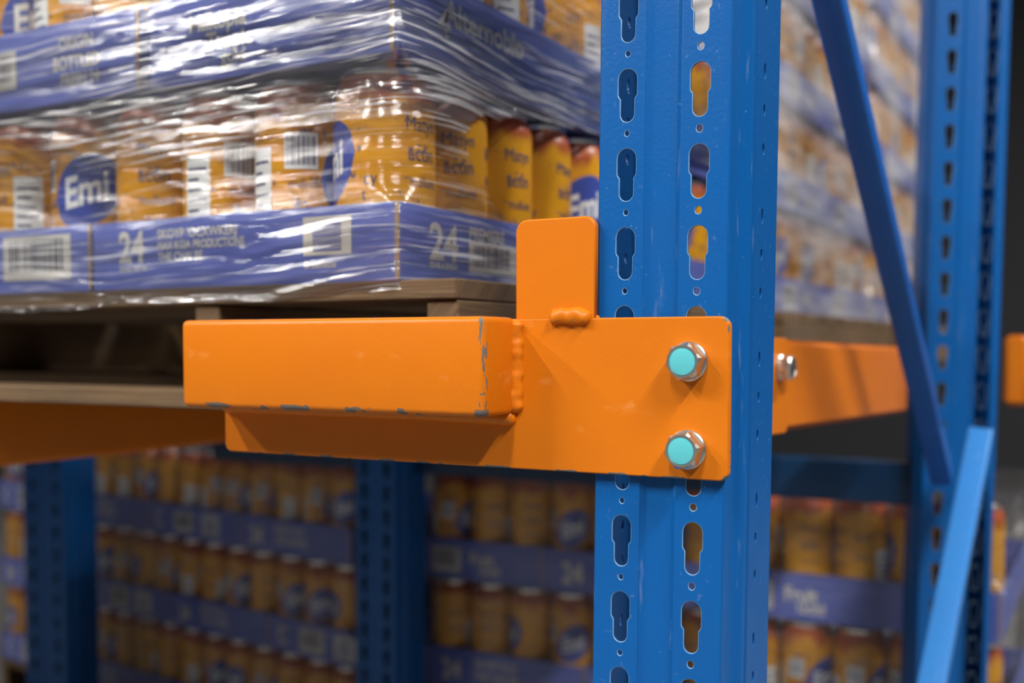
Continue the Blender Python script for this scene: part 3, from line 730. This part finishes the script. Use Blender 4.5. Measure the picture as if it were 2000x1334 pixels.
# ---- near pallet load: tier 2
Z2 = 1.7745; H2 = 0.0735
tray(-0.752, -0.493, 0.702, 1.212, Z2, H2, 'blue tray at the corner of the second layer of the near load', 'blue carton trays',
     [('text', 'F', -0.705, 1.817, 'Milkopia', 0.020, 0.95, 0.0006), ('text', 'F', -0.685, 1.800, 'Tropic', 0.020, 0.95, 0.0006), ('text', 'F', -0.668, 1.787, 'gold', 0.016, 0.95, 0.0004),
      ('text', 'S', 0.775, 1.815, 'Alternoblo', 0.028, 1.1, 0.0006), ('text', 'S', 0.765, 1.803, '4', 0.034, 1.1, 0.0008)])
tray(-1.106, -0.766, 0.702, 1.212, Z2, H2, 'blue tray with white patches next to the corner tray, second layer', 'blue carton trays',
     [('text', 'F', -0.870, 1.823, 'ORIGIN', 0.016, 0.85, 0.0005), ('text', 'F', -0.878, 1.805, 'BOTTLED', 0.017, 0.85, 0.0006), ('text', 'F', -0.868, 1.790, 'FRESH 24', 0.016, 0.8, 0.0005), ('bars', 'F', -0.990, 1.795, 0.06, 0.036, True)])
tray(-1.449, -1.110, 0.702, 1.212, Z2, H2, 'blue tray third from the corner, second layer of the near load', 'blue carton trays', [])
tray(-0.998, -0.493, 1.216, 1.555, Z2, H2, 'blue tray at the back of the near pallet, second layer', 'blue carton trays', [])
G2 = 'orange cans in the second layer of the near load'
cz2 = Z2 + 0.0019
for i in range(11):
    put_can(CAN_A, (-0.493 - 0.0436 - i * 0.0843) - (0.018 if i >= 3 else 0) - (0.003 if i >= 7 else 0), 0.746, cz2, 'orange can, %s from the corner in the front row, second layer of the near load' % ORD[i], G2)
for j in range(1, 10):
    put_can(CAN_A, -0.493 - 0.0436, 0.746 + j * 0.0843 + (0.006 if j >= 6 else 0), cz2, 'orange can, %s from the corner along the shorter visible side, second layer' % ORD[j], G2)

# ---- loads behind the side rail
LAY = ['bottom', 'second', 'third', 'fourth', 'fifth', 'sixth']
for yo, wh, cn in ((0.0, 'the load behind the side rail', 10), (0.90, 'the farthest load beside the brace', 10)):
    for t in range(4 if yo == 0.0 else 6):
        z = 1.6005 + 0.174 * t
        if yo == 0.0 or t < 6:
            tray(-0.83, -0.489, 1.614 + yo, 2.122 + yo, z, 0.061, 'blurred blue tray in %s, %s layer, nearer one' % (wh, LAY[t]), 'blurred blue trays behind the side rail',
                 [('text', 'S', 1.66 + yo, z + 0.015, '24', 0.036, 0.9, 0.001), ('bars', 'S', 1.80 + yo, z + 0.010, 0.08, 0.042, True), ('text', 'S', 1.92 + yo, z + 0.02, 'CHAI', 0.03, 0.9, 0.001)])
            tray(-0.998, -0.489, 2.127 + yo, 2.466 + yo, z, 0.061, 'blurred blue tray in %s, %s layer, farther one' % (wh, LAY[t]), 'blurred blue trays behind the side rail',
                 [('bars', 'S', 2.16 + yo, z + 0.010, 0.08, 0.042, True)])
        for j in range(cn):
            put_can(CAN_A, -0.489 - 0.0436, 1.6585 + yo + j * 0.0843 + (0.006 if j >= 6 else 0), z + 0.0019, 'blurred can in %s, %s layer, %s along' % (wh, LAY[t], ORD[j]), 'blurred cans of ' + wh)
pallet(-1.436, -0.436, 2.512, 3.368, 1.4956, 1.6000, 'blurred wooden pallet farthest behind the side rail', None)

# ---- lower stacks
pallet(-1.147, -0.147, 1.722, 2.578, FLOOR + 0.0005, FLOOR + 0.1045, 'floor pallet under the middle lower can stack', None)
LZ = [1.117, 0.912, 0.707]; LH = 0.074
LN = ['top', 'middle', 'bottom']
for t in range(3):
    z = LZ[t]
    cuts = [(-1.147, 3), (-0.896, 4), (-0.562, 5)] if t != 1 else [(-1.147, 4), (-0.812, 4), (-0.478, 4)]
    n = 0
    for ci, (xa, k) in enumerate(cuts):
        xb = xa + k * PL + 0.0038 - 0.002
        pr = [('bars', 'F', xa + 0.02, z + 0.012, 0.062, 0.046, True), ('text', 'F', xa + 0.10, z + 0.030, 'Fruit', 0.032, 0.85, 0.0010), ('text', 'F', xa + 0.12, z + 0.012, 'Gold', 0.026, 0.85, 0.0008)] if (ci + t) % 2 == 0 else \
             [('text', 'F', xa + 0.04, z + 0.016, '24', 0.052, 0.8, 0.0014), ('text', 'F', xa + 0.11, z + 0.044, 'SKOYP OCX', 0.020, 0.8, 0.0006), ('text', 'F', xa + 0.11, z + 0.022, 'THE CHAI BE', 0.020, 0.8, 0.0006)]
        tray(xa, xb, 1.726, 1.726 + 6 * PL + 0.004, z, LH, 'dim blue tray in the middle lower stack, %s layer, %s from the dark upright' % (LN[t], ORD[ci]), 'dim blue trays of the lower stacks', pr)
        for q in range(k):
            put_can(CAN_B, xa + 0.0020 + PL * (q + 0.5), 1.726 + 0.0022 + 0.0412, z + 0.0019, 'dim can in the middle lower stack, %s layer, %s from the dark upright' % (LN[t], ORD[n]), 'dim cans of the middle lower stack')
            n += 1
# rotated stack to the left
AX, AY, AR = -1.318, 1.722, R(-8.0)
def rotA(x, y):
    dx, dy = x - AX, y - AY; c, s = math.cos(AR), math.sin(AR)
    return AX + c * dx - s * dy, AY + s * dx + c * dy
pe = pallet(-2.660, -1.318, 1.722, 2.578, FLOOR + 0.0005, FLOOR + 0.1045, 'floor pallet under the lower left can stack', None)
px, py = rotA(pe.location.x, pe.location.y); pe.location.x = px; pe.location.y = py; pe.rotation_euler.z = AR
for t in range(3):
    z = LZ[t]
    cuts = [(-1.318, 4), (-1.653, 4), (-1.988, 4), (-2.323, 4)] if t != 1 else [(-1.318, 3), (-1.570, 4), (-1.905, 4), (-2.240, 5)]
    n = 0
    for ci, (xb, k) in enumerate(cuts):
        xa = xb - k * PL - 0.0018
        pr = [('text', 'F', xa + 0.03, z + 0.016, '24', 0.052, 0.8, 0.0014), ('text', 'F', xa + 0.11, z + 0.044, 'SKOYP OCX', 0.020, 0.8, 0.0006), ('text', 'F', xa + 0.11, z + 0.022, 'THE CHAI BE', 0.020, 0.8, 0.0006)] if (ci + t) % 2 == 0 else \
             [('bars', 'F', xa + 0.10, z + 0.012, 0.07, 0.048, True), ('bars', 'F', xa + 0.20, z + 0.012, 0.06, 0.048, False), ('text', 'F', xa + 0.03, z + 0.018, 'C', 0.052, 0.85, 0.0012)]
        te = tray(xa, xb, 1.726, 1.726 + 6 * PL + 0.004, z, LH, 'dim blue tray in the lower left stack, %s layer, %s from the dark upright' % (LN[t], ORD[ci]), 'dim blue trays of the lower stacks', pr)
        qx, qy = rotA(te.location.x, te.location.y); te.location.x = qx; te.location.y = qy; te.rotation_euler.z = AR
        for q in range(k):
            qx, qy = rotA(xb - 0.0020 - PL * (q + 0.5) + 0.0006, 1.726 + 0.0022 + 0.0412)
            put_can(CAN_B, qx, qy, z + 0.0019, 'dim can in the lower left stack, %s layer, %s from the dark upright' % (LN[t], ORD[n]), 'dim cans of the lower left stack')
            n += 1

# ---------------------------------------------------------------- stretch film
def film(name, x0, x1, y0, y1, z0, z1, bands, mat, label, seed, res=0.006, rz=0.0025, off=0.004, hole=None, rot=None, amp=0.0022, can_r=0.036, skirt=0.0, bunch=None):
    """closed sleeve around a load; bands = list of (z_low, z_high) where cans show and the film cuts the corners"""
    me = bpy.data.meshes.new(name)
    X0, X1, Y0, Y1 = x0 - off, x1 + off, y0 - off, y1 + off
    def loop(r):
        """points of a rounded rectangle, parameter fixed so rows match up"""
        pts = []; cs = ((X1, Y0, -90), (X1, Y1, 0), (X0, Y1, 90), (X0, Y0, 180))
        nF = max(8, int((X1 - X0) / res)); nS = max(8, int((Y1 - Y0) / res)); nc = 8
        def side(ax, ay, bx, by, n, nx, ny):
            for i in range(1, n): t = i / n; pts.append((ax + (bx - ax) * t, ay + (by - ay) * t, nx, ny))
        def corner(cx, cy, a0):
            ox = cx - r if cx == X1 else cx + r; oy = cy - r if cy == Y0 - 0 and False else (cy + r if cy == Y0 else cy - r)
            for i in range(nc + 1):
                a = R(a0 + 90 * i / nc); pts.append((ox + r * math.cos(a), oy + r * math.sin(a), math.cos(a), math.sin(a)))
        side(X0 + r, Y0, X1 - r, Y0, nF, 0, -1); corner(X1, Y0, -90)
        side(X1, Y0 + r, X1, Y1 - r, nS, 1, 0); corner(X1, Y1, 0)
        side(X1 - r, Y1, X0 + r, Y1, nF // 3, 0, 1); corner(X0, Y1, 90)
        side(X0, Y1 - r, X0, Y0 + r, nS // 3, -1, 0); corner(X0, Y0, 180)
        return pts
    nz = int((z1 - z0) / rz); V = []; UV = []; BN = []
    def inband(z):
        for (a, b) in bands:
            if a < z < b:
                t = (z - a) / (b - a); return min(1.0, min(t, 1 - t) * 6)
        return 0.0
    cnt = 0
    for j in range(nz + 1):
        z = z0 + (z1 - z0) * j / nz; w = inband(z)
        L = loop(0.004 + (can_r - 0.004) * w); cnt = len(L); s = 0.0; prev = None
        for (x, y, nx, ny) in L:
            if prev: s += math.hypot(x - prev[0], y - prev[1])
            prev = (x, y)
            wob = noise.noise(Vector((s * 2.0, z * 5.0, seed)))
            zz = z + 0.035 * wob
            d = amp * noise.noise(Vector((s * 7.0, zz * 95.0, seed + 3))) + amp * 0.5 * noise.noise(Vector((s * 20.0, zz * 240.0, seed + 8)))
            d += w * (-0.0035 + 0.0015 * noise.noise(Vector((s * 12.0, z * 10.0, seed + 5))))
            zo = 0.0
            if skirt and j < 6: zo = skirt * (1 - j / 6) * noise.noise(Vector((s * 3.0, 0, seed)))
            V.append((x + nx * d, y + ny * d, z + zo)); UV.append((s, z)); BN.append(bunch(x, y, z) if bunch else 0.55)
    F = []
    for j in range(nz):
        for i in range(cnt):
            i2 = (i + 1) % cnt
            a, b, c, d = j * cnt + i, j * cnt + i2, (j + 1) * cnt + i2, (j + 1) * cnt + i
            if hole and hole(V[a]): continue
            F.append((a, b, c, d))
    me.from_pydata(V, [], F); me.materials.append(mat)
    uvl = me.uv_layers.new(name='UVMap')
    idx = [0] * len(me.loops); me.loops.foreach_get('vertex_index', idx)
    flat = []
    for v in idx: flat.extend(UV[v])
    uvl.data.foreach_set('uv', flat)
    me.polygons.foreach_set('use_smooth', [True] * len(me.polygons)); me.update()
    at = me.attributes.new('bunch', 'FLOAT', 'POINT'); at.data.foreach_set('value', BN)
    o = link(name, me)
    if rot: o.matrix_world = rot
    return tag(o, label, 'plastic wrap')
def inpoly(p, poly):
    x, y = p; c = False; n = len(poly)
    for i in range(n):
        (x1, y1), (x2, y2) = poly[i], poly[(i + 1) % n]
        if (y1 > y) != (y2 > y) and x < (x2 - x1) * (y - y1) / (y2 - y1) + x1: c = not c
    return c
TEAR = [(0.802, 1.735), (0.83, 1.748), (0.95, 1.763), (1.10, 1.775), (1.45, 1.790), (1.45, 1.6), (0.95, 1.6), (0.925, 1.628), (0.888, 1.652), (0.838, 1.676), (0.808, 1.700), (0.797, 1.72)]
def tear(v): return v[0] > -0.53 and v[1] > 0.75 and inpoly((v[1] + 0.003 * noise.noise(Vector((v[2] * 60, 1, 2))), v[2] + 0.004 * noise.noise(Vector((v[1] * 30, 3, 5)))), TEAR)
def near_bunch_glare(x, y, z):          # wraps piled between layers and along the bottom; corner glare painted over second trays
    left = max(0.0, min(1.0, (-0.49 - x) / 0.45))
    def g(c, w): return math.exp(-((z - c) / w) ** 2)
    b = 1.0 * g(1.752 - 0.016 * left, 0.022 + 0.012 * left) + (0.95 - 0.4 * left) * g(1.805, 0.032) + (0.6 * g(1.83, 0.05) if x > -0.49 else 0) + 0.42 * g(1.63, 0.03) + 0.3 * g(1.60, 0.01)
    return min(1.0, b + 0.12)
film('stretch_wrap', -1.514, -0.489, 0.702, 1.556, 1.592, 1.98, [(Z1 + H1 - 0.004, Z2 + 0.004), (Z2 + H2 - 0.004, 2.0)], MT['film'],
     'glossy clear stretch wrap around the near load of cans, torn open beside the upright', 2.0, hole=tear, skirt=0.012, bunch=near_bunch_glare)
wr = bpy.data.objects['stretch_wrap']
rope = [(-1.16 + 0.02 * i, 0.6945 + 0.0015 * noise.noise(Vector((i * 0.7, 0, 1))), 1.5905 + 0.004 * noise.noise(Vector((i * 0.35, 4, 1))) - 0.006 * max(0, math.sin(i * 0.16))) for i in range(29)]
link('rolled_edge', weld_mesh('rolled_edge', rope, 0.0034, MT['film'], 9, 0.5, 8, 0.004), wr)
film('stretch_wrap', -0.998, -0.489, 1.614, 2.470, 1.592, 2.32, [(1.6005 + 0.174 * t + 0.058, 1.6005 + 0.174 * (t + 1)) for t in range(4)], MT['film_haze'],
     'hazy milky stretch wrap around the load behind the side rail', 12.0, res=0.012, rz=0.005)
film('stretch_wrap', -0.998, -0.489, 2.514, 3.370, 1.592, 2.66, [(1.6005 + 0.174 * t + 0.058, 1.6005 + 0.174 * (t + 1)) for t in range(6)], MT['film_haze'],
     'hazy milky stretch wrap around the farthest load, beside the diagonal brace', 15.0, res=0.016, rz=0.006)
film('stretch_wrap', -1.147, -0.138, 1.726, 2.228, 0.706, 1.322, [(z + LH - 0.003, z + 0.205) for z in LZ], MT['film_dim'],
     'thin stretch wrap around the middle lower can stack', 22.0, res=0.012, rz=0.005)
M = Matrix.Translation((AX, AY, 0)) @ Matrix.Rotation(AR, 4, 'Z') @ Matrix.Translation((-AX, -AY, 0))
film('stretch_wrap', -2.660, -1.318, 1.726, 2.228, 0.706, 1.322, [(z + LH - 0.003, z + 0.205) for z in LZ], MT['film_dim'],
     'thin stretch wrap around the lower left can stack', 32.0, res=0.012, rz=0.005, rot=M)

# pale concrete bollard beyond the rear upright
bm = bmesh.new(); add_box(bm, -0.10, 0.10, -0.10, 0.10, 0, 0.56); bmesh.ops.bevel(bm, geom=[e for e in bm.edges if abs(e.verts[0].co.z - e.verts[1].co.z) > 0.1 or e.verts[0].co.z > 0.5], offset=0.025, segments=3, affect='EDGES')
tag(link('concrete_bollard', bm_mesh(bm, 'concrete_bollard', MT['grey_pole'], True), None, (-0.10, 2.75, FLOOR + 0.0005)), 'pale grey concrete bollard right of the rear upright, near the floor', 'bollard')
